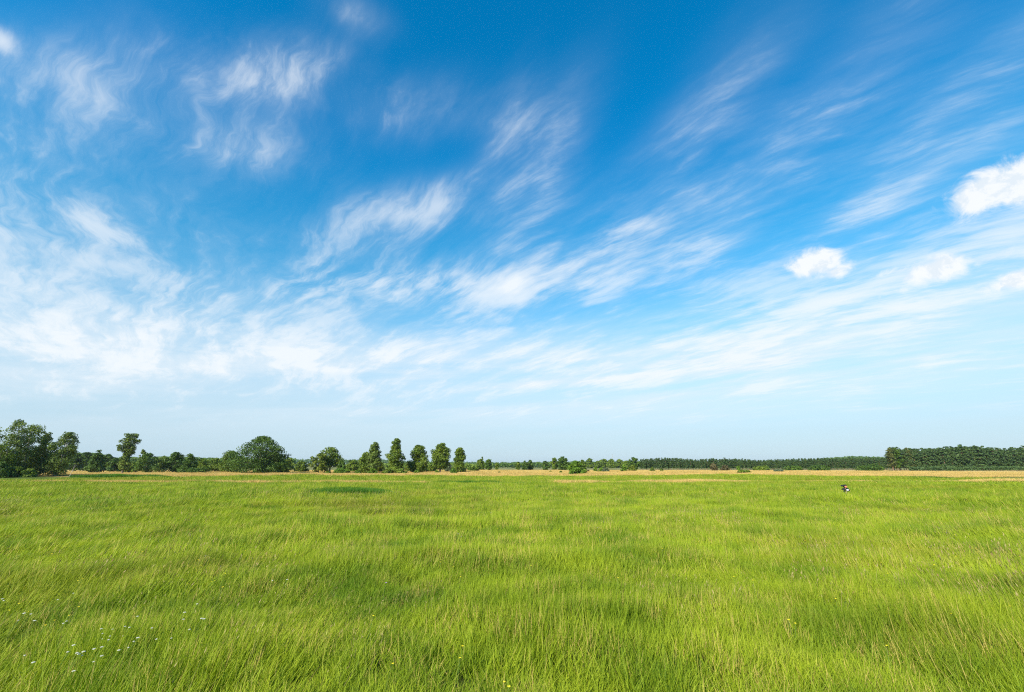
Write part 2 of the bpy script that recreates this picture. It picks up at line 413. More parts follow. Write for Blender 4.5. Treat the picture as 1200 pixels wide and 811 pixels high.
def dry_line(x, y):
    c = 66.5 + 4*(vnoise(x/22, x*0, 42)-.5)
    on = (vnoise(x/9, x*0, 43) > .12) & ~((x > -12) & (x < 6))
    return on & (np.abs(y-c) < 2.0)
def build_grass():
    near = [tuft_mesh('tuft', M_grass, n=92, radius=.24, length=.36, width=.0092, lean=.64, spread=.85, seed=10+i, segs=4, lenvar=.4) for i in range(8)]
    mid = [tuft_mesh('tuft', M_grass, n=95, radius=.42, length=.42, width=.0145, lean=.85, spread=.6, seed=30+i, segs=3, lenvar=.4) for i in range(6)]
    far = [tuft_mesh('tuft', M_grass, n=90, radius=.8, length=.44, width=.028, lean=.85, spread=.7, seed=50+i, segs=2, lenvar=.4) for i in range(5)]
    vfar = [tuft_mesh('tuft', M_grass, n=80, radius=1.5, length=.46, width=.07, lean=.8, spread=.8, seed=70+i, segs=2, lenvar=.4) for i in range(4)]
    seedn = [seed_mesh('seed', M_stalk, 9, .3, .52, 90+i) for i in range(4)]
    seedm = [seed_mesh('seed', M_stalk, 14, .5, .52, 100+i, w=.009) for i in range(3)]
    weeds = [tuft_mesh('weed', M_weed, n=26, radius=.10, length=.30, width=.02, lean=1.0, spread=3., seed=110+i, segs=3) for i in range(3)]
    meshes = near+mid+far+vfar+seedn+seedm+weeds
    offs = np.cumsum([0, 8, 6, 5, 4, 4, 3, 3])
    P, Ro, S, I = [], [], [], []
    def add(x, y, lod, k, hs=1.0, xs=1.0, windvar=.35):
        n = len(x)
        z = ground_z(x, y)
        dens = vnoise(x/2.6+y*.1, y/1.7, 11); big = vnoise(x/7.5, y/4.5, 12); fine = vnoise(x/.9, y/.8, 13)
        h = (.38 + 1.25*dens*fine**.6 + .50*big**1.5)*hs
        wind = -.12 + windvar*((vnoise(x/6, y/5, 14)-.5)*2.2 + (vnoise(x/1.6, y/1.5, 15)-.5)*1.6) + rng.normal(0, .16, n)
        P.append(np.stack([x, y, z], 1))
        Ro.append(np.stack([rng.normal(0, .07, n), rng.normal(0, .07, n), wind], 1))
        S.append(np.stack([xs*np.ones(n), xs*np.ones(n), h*(.9+.2*rng.random(n))], 1))
        I.append(offs[lod] + rng.integers(0, k, n))
    x, y = fan(9500, 3., 17); add(x, y, 0, 8)
    x, y = fan(15000, 14, 38, 62); add(x, y, 1, 6)
    x, y = fan(26000, 34, 88, 60); k = ~dry_line(x, y); add(x[k], y[k], 2, 5)
    x, y = fan(19500, 76, 121, 58)
    k = (y < 106 + 8*(vnoise(x/18, y*0, 44)-.5)) & ~dry_line(x, y); add(x[k], y[k], 3, 4, .9)
    x, y = fan(520, 3, 17); k = vnoise(x/3, y/3, 21) > .6; add(x[k], y[k], 4, 4, .95)
    x, y = fan(1800, 14, 45, 62); k = vnoise(x/4, y/4, 22) > .62; add(x[k], y[k], 5, 3, .95)
    x, y = fan(1100, 3, 20); k = vnoise(x/2, y/2, 23) > .55; add(x[k], y[k], 6, 3, .9, 1., 3.)
    P_ = np.vstack(P); 
    instancer('meadow_grass', P_, np.vstack(Ro), np.vstack(S), np.concatenate(I), meshes,
              'tall yellow green meadow grass bent by the wind across the whole foreground', 'grass')

    # taller dark lush patches
    lush = [tuft_mesh('lush', M_lush, n=120, radius=.7, length=.62, width=.03, lean=.35, spread=1.5, seed=150+i, segs=2) for i in range(3)]
    P, Ro, S, I = [], [], [], []
    def strip(px0, px1, D0, D1, n, hh=1.0, jit=1.0):
        px = rng.uniform(px0, px1, n); t = (px-px0)/(px1-px0)*2-1
        D = rng.uniform(D0, D1, n); mid_ = (D0+D1)/2; D = mid_+(D-mid_)*np.sqrt(np.clip(1-t*t, .02, 1))
        x = xat(px, D)
        taper = (.35+.65*np.sqrt(np.clip(1-t*t, 0, 1)))*(.75+.5*vnoise(x/2, D/2, 33))
        P.append(np.stack([x, D, ground_z(x, D)], 1)); Ro.append(np.stack([np.zeros(n), np.zeros(n), rng.normal(0, .8, n)], 1))
        S.append(np.stack([np.ones(n), np.ones(n), hh*taper], 1)); I.append(rng.integers(0, 3, n))
    strip(362, 464, 36.5, 42, 560, 1.0)
    strip(490, 645, 65, 68, 260, .75)
    strip(262, 330, 60, 63, 90, .7)
    strip(135, 175, 58, 60, 60, .6)
    strip(865, 895, 72, 75, 60, .6)
    strip(1000, 1110, 100, 104, 80, .5)
    strip(88, 200, 100, 106, 260, 1.0)
    strip(620, 690, 62, 64, 50, .35); strip(900, 960, 56, 58, 30, .35); strip(1120, 1200, 45, 47, 60, .4)
    strip(880, 1010, 21, 23, 150, .35); strip(1080, 1220, 16, 18, 160, .35)
    instancer('lush_grass', np.vstack(P), np.vstack(Ro), np.vstack(S), np.concatenate(I), lush,
              'taller dark green grass in long low patches standing out of the meadow', 'grass')

    # straw-coloured strips of dry grass
    dry = [tuft_mesh('dry', M_straw, n=110, radius=1.0, length=.55, width=.035, lean=.7, spread=1.2, seed=170+i, segs=2) for i in range(4)]
    dryf = [tuft_mesh('dry', M_straw, n=90, radius=2.2, length=.6, width=.09, lean=.7, spread=1.2, seed=180+i, segs=2) for i in range(3)]
    P, Ro, S, I = [], [], [], []
    def put(x, y, base, k, hs):
        n = len(x)
        P.append(np.stack([x, y, ground_z(x, y)], 1)); Ro.append(np.stack([np.zeros(n), np.zeros(n), rng.normal(0, .6, n)], 1))
        h = hs*(.45+.8*vnoise(x/5, y/4, 41)); S.append(np.stack([np.ones(n), np.ones(n), h], 1)); I.append(base+rng.integers(0, k, n))
    x = rng.uniform(-130, 130, 9000); y = rng.uniform(60, 73, 9000); k = dry_line(x, y); put(x[k], y[k], 0, 4, 1.2)
    x, y = fan(24000, 98, 200, 58); k = (y > 106+8*(vnoise(x/18, y*0, 44)-.5)) & (vnoise(x/14, y/9, 45) > .2); put(x[k], y[k], 0, 4, .8)
    x, y = fan(12000, 195, 285, 58); k = (vnoise(x/24, y/14, 46) > .22); put(x[k], y[k], 4, 3, .5)
    instancer('dry_grass', np.vstack(P), np.vstack(Ro), np.vstack(S), np.concatenate(I), dry+dryf,
              'straw coloured dry grass in the strips between meadow and trees', 'dry grass')
build_grass()

# ------------------------------------------------------------------ trees
def tube(pts, rad, sides=6):
    pts = [Vector(p) for p in pts]; V = []; F = []
    for i, p in enumerate(pts):
        d = (pts[min(i+1, len(pts)-1)] - pts[max(i-1, 0)]).normalized()
        u = d.orthogonal().normalized(); w = d.cross(u)
        for k in range(sides):
            a = 2*math.pi*k/sides; q = p + (u*math.cos(a)+w*math.sin(a))*rad[i]; V.append(q[:])
    for i in range(len(pts)-1):
        for k in range(sides):
            k2 = (k+1) % sides; F.append([i*sides+k, i*sides+k2, (i+1)*sides+k2, (i+1)*sides+k])
    return V, F
def trunk_mesh(name, H, top, r0, targets, mat, g, lean=0., stems=1, sides=7):
    V = []; F = []
    def add(v, f):
        o = len(V); V.extend(v); F.extend([[a+o for a in q] for q in f])
    for s in range(stems):
        lx = lean + (g.uniform(-.25, .25) if stems > 1 else 0); ly = g.uniform(-.1, .1) if stems > 1 else 0
        bx = g.uniform(-.5, .5) if stems > 1 else 0
        pts = []; rad = []
        for i in range(7):
            t = i/6; pts.append((bx+lx*H*top*t+g.uniform(-.02, .02)*H*t, ly*H*t+g.uniform(-.02, .02)*H*t, -.2+(H*top+.2)*t))
            rad.append(r0*(1.25 if i == 0 else 1)*(1-.8*t)/stems**.5)
        v, f = tube(pts, rad, sides); add(v, f)
        for T in targets[s::stems]:
            t = min(.95, max(.25, T[2]/(H*top)*.6)); k = t*6; i = int(k); fr = k-i
            a = Vector(pts[i]).lerp(Vector(pts[min(i+1, 6)]), fr)
            T = Vector(T); m1 = a.lerp(T, .5) + Vector((0, 0, .06*H*g.uniform(.1, 1)))
            rr = r0*.38*(1-t*.5); v, f = tube([a, m1, T], [rr, rr*.6, rr*.18], 4); add(v, f)
    return mesh_np(name, V, F, mat, smooth=True)
def leaf_quads(P, Nrm, size, g, stretch=1.0, droop=0.):
    n = len(P)
    N = Nrm + g.normal(0, .75, (n, 3)); N /= np.linalg.norm(N, axis=1)[:, None]+1e-9
    U = np.cross(N, g.normal(0, 1, (n, 3))); U /= np.linalg.norm(U, axis=1)[:, None]+1e-9
    W = np.cross(N, U)
    if droop: U = U*(1-droop) + np.array([0, 0, -droop]); U /= np.linalg.norm(U, axis=1)[:, None]
    s = size*(.6+.8*g.random(n))[:, None]
    a = P - U*s*stretch*.5; c = P + U*s*stretch*.5; b = P + W*s*.42 + U*s*.08; d = P - W*s*.42 + U*s*.05
    V = np.stack([a, b, c, d], 1).reshape(-1, 3)
    F = np.arange(4*n).reshape(-1, 4)
    return V, F
PROF = {
    'egg': lambda t: (.66+.34*t/.3) if t < .3 else (max(.02, 1-((t-.3)/.74)**1.9))**.62,
    'round': lambda t: math.sqrt(max(0, 1-(2*t-.9)**2/1.22))*(1 if t < .9 else .8),
    'dome':  lambda t: math.sqrt(max(0.02, 1-t**2.2)),
    'oval':  lambda t: max(.12, math.sin(math.pi*min(1, (t*.84+.12))**.95))**.6,
    'cone':  lambda t: (1-t)**.75*.95+.06,
    'pine':  lambda t: min(1, .55+1.2*t) * math.sqrt(max(.02, 1-t**3)),
    'lollipop': lambda t: .36+.14*math.sin(t*9) if t < .42 else math.sqrt(max(.05, 1-((t-.72)/.33)**2)),
    'column': lambda t: (.88+.12*math.sin(t*15+1))*(.95-.40*t)*math.sqrt(max(.05, 1-max(0, (t-.7)/.32)**2)),
}
def crown_mesh(name, H, W, prof, z0, mat, seed, lobes=60, per=110, leaf=.32, lr=.16, flat=.75, lean=0., stretch=1.3, droop=0., gap=.0, depth=None):
    g = np.random.default_rng(seed); f = PROF[prof]
    Ps = []; Ns = []; tg = []; rn = []
    CH_ = H*(1-z0); Dp = depth or W
    for i in range(lobes):
        t = ((i+.5)/lobes)**.9 if prof != 'cone' else ((i+.5)/lobes)**1.25
        t = min(.99, max(0, t+g.normal(0, .03)))
        a = i*2.399963+g.uniform(-.5, .5); rr = f(t)*(1+.16*math.sin(2*a+seed+t*6)+.10*math.sin(3*a+seed*2-t*9))*g.uniform(.84, 1.12); q = (g.random()**.42)*.92
        L = W*lr*(.7+.6*g.random())*(1-.42*t)
        L = min(L, max(.25, rr*W*.5))
        c = np.array([math.cos(a)*max(0, rr*W/2-L*.45)*q + lean*H*t, math.sin(a)*max(0, rr*Dp/2-L*.55)*q, H*z0 + CH_*t*.96])
        c[2] = min(c[2], H - L*flat*.9); c[2] = max(c[2], H*z0+L*flat*.4)
        if g.random() < gap: continue
        tg.append(c.tolist())
        m = max(12, int(per*(L/(W*lr))**2))
        d = g.normal(0, 1, (m, 3)); d[:, 2] += .25; d /= np.linalg.norm(d, axis=1)[:, None]
        bump = 1+.22*np.sin(d[:, 0]*5+i)*np.cos(d[:, 1]*6+i*2)
        rad = L*bump*(g.random(m)**.28)
        P = c + d*rad[:, None]*np.array([1, 1, flat]); 
        if droop: P[:, 2] -= droop*.6*g.random(m)*L
        Ps.append(P); Ns.append(d+np.array([0, 0, .3])); rn.append(np.full(m, g.random()*.5)+g.random(m)*.5)
    P = np.vstack(Ps); Nn = np.vstack(Ns)
    k = P[:, 2] > .02; P, Nn = P[k], Nn[k]; rn = np.concatenate(rn)[k]
    V, F = leaf_quads(P, Nn, leaf, g, stretch, droop)
    V[:, 2] = np.maximum(V[:, 2], 0.0)
    return mesh_np(name, V, F, mat, {'rnd': ('FACE', rn)}), tg

G_ = dict(
    dark=leafy('dark_broadleaf', (.028, .066, .008), (.095, .160, .014), transl=.22, nscale=.35),
    mid=leafy('mid_broadleaf', (.048, .095, .008), (.170, .230, .018), transl=.25, nscale=.35),
    yellow=leafy('yellowish_broadleaf', (.075, .11, .010), (.19, .235, .022), transl=.25, nscale=.35),
    birch=leafy('birch_leaf', (.058, .098, .014), (.175, .235, .035), transl=.28, nscale=.4),
    grey=leafy('willow_leaf', (.07, .10, .045), (.15, .18, .085), transl=.25, nscale=.5),
    bright=leafy('fresh_shrub_leaf', (.06, .14, .010), (.17, .26, .02), transl=.3, nscale=.5),
    pine=leafy('pine_needles', (.024, .055, .014), (.088, .142, .034), transl=.12, nscale=.3),
    rust=leafy('rusty_pine_needles', (.045, .065, .014), (.13, .14, .03), transl=.12, nscale=.5),
    brown=leafy('brownish_shrub_leaf', (.06, .055, .02), (.12, .10, .035), transl=.2, nscale=.5))
B_dark = plain('dark_bark', (.06, .045, .03), (.14, .11, .08), 4)
B_birch = plain('birch_bark', (.12, .11, .09), (.48, .45, .39), 2.2)
B_pine = plain('pine_bark', (.14, .08, .05), (.30, .17, .10), 3)
TREEN = [0]
def tree(name, label, cat, px, ytop, w, D, kind='round', mat='mid', group=None, z0=.12, bark=None, lobes=None, per=None, leaf=None,
         lean=0., stems=1, seed=None, gap=0., r0=None, flat=.72, lr=.17, topf=.85, droop=0., trunk=True):
    TREEN[0] += 1; seed = seed or 1000+TREEN[0]*17
    g = np.random.default_rng(seed)
    x = xat(px, D); zg = float(ground_z(x, D)); H = zat(ytop, D) - zg; W = wat(w, D)*1.12
    root = empty(name, (x, D, zg)); tag(root, label, cat, group)
    area = H*W
    px_m = FPX/D
    leaf = leaf or max(.20, 1.15/px_m)
    lobes = lobes or int(min(120, max(14, H*5)))
    per = per or int(min(170, max(26, 5.5*(W*lr)**2*4/leaf**2)))
    cm, tg = crown_mesh('crown', H, W, kind, z0, G_[mat], seed, lobes, per, leaf, lr, flat, lean, 1.3, droop, gap)
    obj('crown', cm, root)
    if trunk:
        idx = g.choice(len(tg), min(len(tg), 12), replace=False)
        tm = trunk_mesh('trunk', H, topf, r0 or max(.07, H*.022), [tg[i] for i in sorted(idx)], bark or B_dark, g, lean, stems)
        obj('trunk', tm, root)
    return root
def copy_thing(src, loc, rz, s, label=None, group=None, sz=None):
    c = src.copy(); C.objects.link(c); c.location = loc; c.rotation_euler = (0, 0, rz); c.scale = (s, s, sz or s)
    if label: c['label'] = label
    if group: c['group'] = group
    for ch in src.children:
        d = ch.copy(); C.objects.link(d); d.parent = c; d.matrix_parent_inverse = ch.matrix_parent_inverse
    return c

def build_trees():
    bk = B_birch
    # --- birch grove at the left edge
    gA = 'birches of the tall grove at the left edge'
    tree('birch_tree', 'birch past the outermost left of the tall grove, cut by the frame', 'birch', -26, 497, 44, 108, 'oval', 'birch', gA, .03, bk, lean=.02, stems=2, droop=.4, lr=.18, lobes=80)
    tree('birch_tree', 'tallest feathery birch of the grove at the left edge, its tip standing highest', 'birch', 6, 491, 34, 104, 'oval', 'birch', gA, .03, bk, lean=.04, stems=2, droop=.4, lr=.17, lobes=80)
    tree('birch_tree', 'broad full birch in the grove just right of its tallest tip', 'birch', 27, 497, 38, 108, 'oval', 'mid', gA, .02, bk, lean=.02, droop=.35, lr=.18, lobes=80)
    tree('birch_tree', 'narrower birch closing the right side of the tall left grove', 'birch', 46, 503, 20, 112, 'oval', 'birch', gA, .06, bk, lean=.0, droop=.35, lr=.2, lobes=60, gap=.1)
    tree('alder_tree', 'low dark tree filling the gap at the foot of the left birch grove', 'tree', 40, 524, 30, 116, 'dome', 'dark', gA, .02)
    tree('alder_tree', 'low dark tree under the birches at the very left edge', 'tree', -2, 520, 34, 101, 'dome', 'mid', gA, .02)
    tree('birch_tree', 'right leaning birch with pale trunk standing apart right of the left grove', 'birch', 66, 506, 32, 110, 'oval', 'birch', None, .07, bk, lean=.12, stems=3, droop=.4, lr=.17, lobes=90, gap=.05, topf=.8)
    tree('birch_sapling', 'slanting thin young birch just right of the leaning birch', 'young tree', 84, 541, 8, 108, 'oval', 'birch', None, .3, bk, lean=.30, gap=.4, lr=.2, lobes=14, per=18)
    for px, yt, w, D, m, lb in ((20, 547, 18, 100, 'mid', 'mid green shrub at the foot of the left birch grove'), (2, 541, 24, 98, 'dark', 'dark shrub at the bottom left under the birch grove'),
                            (36, 549, 14, 101, 'mid', 'low shrub at the right foot of the birch grove')):
        tree('shrub', lb, 'shrub', px, yt, w, D, 'dome', m, None, 0, lobes=26, trunk=True)
    # --- band of trees behind, left
    gB = 'broadleaf trees of the wood between the birches and the tall lone tree'
    for px, yt, w, D, k, m, lb in (
        (86, 531, 20, 230, 'round', 'dark', 'dark rounded tree half hidden behind the right leaning birch'),
        (99, 530, 20, 245, 'round', 'dark', 'second dark tree right of the leaning birch, in the back wood'),
        (112, 527, 22, 170, 'cone', 'dark', 'pointed dark tree with its short trunk showing, left of the tall lone tree'),
        (124, 532, 18, 225, 'round', 'dark', 'rounded tree just left of the tall lone tree, further back'),
        (134, 537, 18, 190, 'dome', 'dark', 'low dark tree at the left foot of the tall lone tree')):
        tree('broadleaf_tree', lb, 'tree', px, yt, w, D, k, m, gB, .08)
    tree('tall_tree', 'tall open grey green tree rising well above its neighbours left of centre-left', 'tree', 145, 507, 20, 160, 'lollipop', 'birch', None, .10, lean=.02, gap=.05, lr=.2, lobes=70, r0=.3)
    for px, yt, w, D, k, m, b, lb in (
        (154, 541, 18, 175, 'dome', 'mid', None, 'low mid green tree at the right foot of the tall lone tree'),
        (165, 526, 10, 200, 'oval', 'birch', bk, 'small thin birch peeping over the trees right of the tall lone tree'),
        (172, 531, 27, 158, 'round', 'dark', None, 'full rounded dark tree right of the thin small birch'),
        (190, 535, 18, 180, 'oval', 'birch', bk, 'pale birch with white trunk foot between two dark rounded trees'),
        (205, 530, 26, 165, 'round', 'dark', None, 'dark rounded tree right of the white footed birch'),
        (221, 531, 24, 148, 'cone', 'dark', None, 'pointed dark green tree third left of the biggest tree'),
        (237, 538, 22, 165, 'dome', 'mid', None, 'lower rounded tree second left of the biggest tree'),
        (252, 537, 22, 185, 'dome', 'mid', None, 'low tree in the row just left of the biggest tree shoulder'),
        (269, 528, 28, 160, 'dome', 'mid', None, 'green tree leaning on the left shoulder of the biggest tree'),
        (325, 525, 10, 185, 'oval', 'birch', None, 'greyish tree tip behind the right shoulder of the biggest tree'),
        (338, 536, 12, 240, 'oval', 'mid', None, 'small hazy open tree in the gap right of the biggest tree'),
        (331, 543, 18, 152, 'dome', 'mid', None, 'low spreading shrubby tree at the right foot of the biggest tree'),
        (353, 540, 18, 190, 'dome', 'mid', None, 'round low tree in the gap left of the yellowish tree'),
        (230, 549, 26, 146, 'dome', 'dark', None, 'low dark bush in front of the row left of the biggest tree')):
        tree('birch_tree' if b is bk else 'broadleaf_tree', lb, 'birch' if b is bk else 'tree', px, yt, w, D, k, m, None, .08, b or B_dark, gap=.15 if m == 'birch' else 0)
    tree('broadleaf_tree', 'biggest broad dome shaped dark green tree left of centre', 'tree', 304, 511, 62, 150, 'dome', 'dark', None, .03, lobes=190, per=120, lr=.10, flat=.6, r0=.5)
    tree('broadleaf_tree', 'lower right bulk grown against the biggest tree', 'tree', 318, 529, 32, 156, 'dome', 'dark', None, .03, flat=.6)
    # --- trees standing round the centre left
    T = tree
    T('broadleaf_tree', 'yellowish green spreading tree left half of the pair with visible trunk', 'tree', 374, 531, 24, 158, 'round', 'yellow', None, .10, lr=.15)
    T('broadleaf_tree', 'green domed tree with pale bare trunk next to the yellowish tree', 'tree', 387, 524, 30, 163, 'round', 'mid', None, .26, plain('pale_bark', (.2, .15, .1), (.38, .3, .2), 4), r0=.33, lean=-.02)
    T('broadleaf_tree', 'small green tree at the right side of the yellowish tree pair', 'tree', 400, 538, 15, 160, 'cone', 'dark', None, .04)
    T('broadleaf_tree', 'round mid green tree alone between the tree pair and the tall row', 'tree', 414, 539, 18, 200, 'dome', 'mid', None, .03)
    gR = 'row of tall separate trees left of the centre'
    T('row_tree', 'first tall tree of the row with its open grey crown top leaning right', 'tree', 437, 518, 16, 165, 'egg', 'birch', gR, .12, gap=.03, lr=.24, lobes=70, lean=.02)
    T('row_tree', 'dense lower tree at the left side of the first tall row tree', 'tree', 428, 530, 17, 166, 'egg', 'mid', gR, .06, lr=.24, lobes=60)
    T('row_tree', 'tallest narrow tree of the row, dense to the ground', 'tree', 463, 513, 22, 165, 'column', 'mid', gR, .05, lr=.19, lobes=90, seed=5)
    T('row_tree', 'third tall tree of the row, broad and full down to the ground', 'tree', 490, 521, 25, 172, 'egg', 'mid', gR, .04, lr=.17, lobes=85)
    T('row_tree', 'egg shaped tree of the row with its short trunk showing', 'tree', 516, 519, 22, 172, 'egg', 'mid', gR, .16, lr=.18, lobes=85, r0=.35)
    T('row_tree', 'last tree of the tall row, narrow above and broad at the foot', 'tree', 538, 524, 18, 172, 'column', 'mid', gR, .05, gap=.1, lr=.19, lobes=80)
    T('shrub', 'round olive shrub between the first and tallest row trees', 'shrub', 445, 541, 16, 185, 'dome', 'yellow', None, .0)
    T('shrub', 'olive shrub in the gap left of the third row tree', 'shrub', 480, 541, 14, 195, 'dome', 'yellow', None, .0)
    gS = 'low shrubs along the foot of the tall tree row'
    for px, yt, w, D, m, lb in (
        (400, 549, 18, 150, 'bright', 'fresh green low shrub in front of the small tree of the pair'), (420, 551, 10, 152, 'bright', 'tiny low shrub between the pair and the row'),
        (437, 549, 10, 155, 'bright', 'low green shrub at the foot of the first tall row tree'), (456, 549, 14, 150, 'mid', 'low shrub at the left foot of the tallest row tree'),
        (470, 549, 16, 151, 'mid', 'low shrub at the right foot of the tallest row tree'), (489, 551, 9, 153, 'bright', 'low shrub under the third row tree'),
        (505, 545, 12, 190, 'mid', 'shrub behind the gap left of the egg shaped tree'), (512, 551, 6, 155, 'bright', 'tiny shrub at the trunk of the egg shaped tree'),
        (526, 543, 12, 195, 'grey', 'grey green shrub between the two last row trees'), (531, 549, 9, 148, 'bright', 'bright green little bush left foot of the last row tree'),
        (554, 546, 12, 230, 'mid', 'low shrub right of the last row tree'), (385, 552, 8, 152, 'bright', 'tiny shrub at the pale bare trunk')):
        T('shrub', lb, 'shrub', px, yt, w, D, 'dome', m, gS, 0, lobes=20, trunk=True)
    # --- small far trees in the centre
    for px, yt, w, D, k, m, lb in (
        (563, 538, 10, 300, 'oval', 'mid', 'hazy narrow tree, first of the small far trees right of the row'),
        (565, 535, 4, 310, 'oval', 'mid', 'thin tree tip rising above the first small far tree'),
        (572, 538, 10, 270, 'round', 'dark', 'small dark round tree beside the thin tree tip'),
        (582, 542, 5, 300, 'oval', 'mid', 'tiny narrow tree alone left of the centre pair'),
        (607, 541, 6, 290, 'oval', 'mid', 'tiny narrow tree just left of the twin round trees'),
        (615, 540, 8, 270, 'round', 'dark', 'left one of the twin small round trees near the centre'),
        (621, 539, 8, 275, 'round', 'dark', 'right one of the twin small round trees near the centre'),
        (639, 540, 8, 270, 'round', 'dark', 'lone small round tree midway to the hazy pair'),
        (650, 536, 10, 300, 'round', 'mid', 'hazier left tree of the pair left of the bright bush'),
        (660, 535, 13, 265, 'round', 'dark', 'darker right tree of the pair left of the bright bush'),
        (683, 539, 9, 300, 'round', 'mid', 'small tree just behind the bright round bush'),
        (691, 537, 9, 520, 'round', 'mid', 'hazy round tree first right of the bright bush'),
        (701, 540, 9, 520, 'round', 'mid', 'lower hazy tree second right of the bright bush'),
        (708, 538, 11, 540, 'round', 'mid', 'hazy tree left of the thin mast'),
        (717, 538, 10, 520, 'round', 'mid', 'hazy tree at the foot of the thin mast'),
        (726, 538, 10, 540, 'round', 'mid', 'hazy tree right of the thin mast'),
        (735, 540, 10, 330, 'round', 'mid', 'low tree between the mast trees and the pine wood'),
        (743, 536, 13, 290, 'round', 'dark', 'dark round tree at the left end of the long pine wood')):
        T('broadleaf_tree', lb, 'tree', px, yt, w, D, k, m, 'small trees far off in the middle of the field', .06, lobes=22, lr=.24)
    T('bush', 'large bright green round bush alone in the dry strip right of centre', 'bush', 675, 540, 18, 134, 'dome', 'bright', None, 0, lobes=60, lr=.16)
    for px, yt, w, D, m, lb in (
        (698, 547, 5, 180, 'bright', 'small green bush just left of the silvery bush'), (704, 548, 6, 178, 'bright', 'second small green bush left of the silvery bush'),
        (709.5, 548, 8, 176, 'grey', 'silvery grey low bush in the dry strip right of the bright bush'),
        (731, 544, 8, 185, 'bright', 'round green bush left of the pale bush before the wood'), (740.5, 545, 8, 195, 'yellow', 'pale green bush beside the round green bush before the wood'),
        (764, 548, 5, 200, 'mid', 'small bush near the left end of the pine wood'), (775, 549, 4, 200, 'mid', 'tiny bush at the pine wood edge right of another small one'),
        (836, 543, 9, 235, 'brown', 'brownish bush standing before the long pine wood'), (849, 545, 9, 235, 'brown', 'second brownish bush right beside the first'),
        (865, 546, 5, 240, 'bright', 'tiny fresh green bush at the pine wood edge'), (871, 551, 14, 152, 'mid', 'flat low wide bush in the dry strip before the pine wood'),
        (912, 550, 11, 185, 'grey', 'pale flat bush in the dry strip right of the flat wide one'), (645, 552, 3, 160, 'mid', 'tiny bush left of the big bright bush'),
        (657, 552, 3.5, 150, 'mid', 'tiny dark bush close left of the big bright bush'), (585, 553, 3, 150, 'bright', 'tiny green bush alone below the far trees'),
        (689, 551, 3, 170, 'brown', 'tiny brownish bush right of the big bright bush'), (930, 547, 20, 255, 'dark', 'low green shrub at the foot of the long wood, left one'),
        (960, 547, 24, 255, 'dark', 'low green shrub at the foot of the long wood, middle one'), (1020, 546, 26, 250, 'dark', 'green shrub at the foot of the wood beside the taller pine block'),
        (892, 548, 16, 262, 'mid', 'low shrub at the foot of the long wood behind the pale flat bush')):
        T('bush', lb, 'bush', px, yt, w, D, 'dome', m, 'bushes scattered in the dry strip', 0, lobes=18, lr=.24, trunk=True)
    # --- pine woods
    def pine_proto(seed, H, mat):
        r_ = empty('pine_tree', (0, 0, 0)); tag(r_, 'x', 'pine tree')
        cm, tg = crown_mesh('crown', H, H*.46, 'pine', .14, G_[mat], seed, 46, 60, .42, .2, .6, 0, 1.3)
        obj('crown', cm, r_)
        g = np.random.default_rng(seed)
        obj('trunk', trunk_mesh('trunk', H, .9, .17, [tg[i] for i in g.choice(len(tg), 10, replace=False)], B_pine, g, 0, 1, 6), r_)
        return r_
    protos = [pine_proto(300+i, 12., m) for i, m in enumerate(('pine', 'pine', 'pine', 'pine', 'rust', 'dark'))]
    used = set()
    def pine(px, yt, D, k, label, group):
        x = xat(px, D); z = float(ground_z(x, D)); s = (zat(yt, D)-z)/12.
        src = protos[k]
        if k not in used:
            used.add(k); src.location = (x, D, z); src.scale = (s, s, s); src['label'] = label; src['group'] = group; src.rotation_euler = (0, 0, rng.uniform(0, 6.28)); return
        copy_thing(src, (x, D, z), rng.uniform(0, 6.28), s*rng.uniform(.95, 1.2), label, group, s)
    top_r = lambda px: 523.5 + 2.0*math.sin((px-1040)/17.)*.5 + (1.6 if 1060 < px < 1125 else 0) + (.8 if px > 1165 else 0)
    lab1 = 'dark green pine in the solid front of the taller pine block at the right edge'
    gp1 = 'pines of the taller block at the right edge'
    for row, (D, n) in enumerate(((258, 46), (265, 42))):
        for i in range(n):
            px = 1046 + (1262-1046)*(i+.5*(row % 2))/n + rng.uniform(-1.4, 1.4)
            k = rng.integers(0, 4)
            pine(px, top_r(px) + rng.normal(0, .8), D + rng.uniform(-1.5, 1.5), k, lab1, gp1)
    pine(1046, 524, 254, 4, 'rusty topped pine at the left corner of the taller pine block', gp1)
    pine(1052, 523, 256, 5, 'dark broad tree beside the rusty corner pine of the taller block', gp1)
    pine(1066, 524, 257, 4, 'rusty tipped pine a few trees in from the corner of the taller block', gp1)
    lab2 = 'pine in the long lower pine wood between the centre and the taller right block'
    gp2 = 'pines of the long lower wood right of centre'
    def top_m(px):
        return float(np.interp(px, [750, 775, 800, 815, 830, 870, 885, 920, 950, 985, 1010, 1045], [538, 536.3, 536.6, 538.6, 537.4, 537.6, 539, 538, 536.8, 537.2, 536.2, 536.8]))
    for row, (D, n) in enumerate(((305, 98), (315, 92))):
        for i in range(n):
            px = 752 + (1050-752)*(i+.5*(row % 2))/n + rng.uniform(-1, 1)
            pine(px, top_m(px) + rng.normal(0, .45), D + rng.uniform(-2, 2), rng.integers(0, 4), lab2, gp2)
    # young pines trimmed like a hedge before the right block
    Vs = []; Fs = []; rn = []; g = np.random.default_rng(91); off = 0
    n = 9000
    px = g.uniform(1064, 1262, n); D = 246 + g.uniform(-1.2, 1.2, n)
    x = xat(px, D); hh = 1.75+.35*vnoise(x/1.5, x*0, 92); z = hh*g.random(n)**.6
    P = np.stack([x, D, z + ground_z(x, D)], 1); Nn = np.stack([np.zeros(n), -np.ones(n), .8*np.ones(n)], 1)
    V, F = leaf_quads(P, Nn, .5, g, 1.2)
    h = obj('hedge', mesh_np('hedge', V, F, G_['pine'], {'rnd': ('FACE', g.random(n))}))
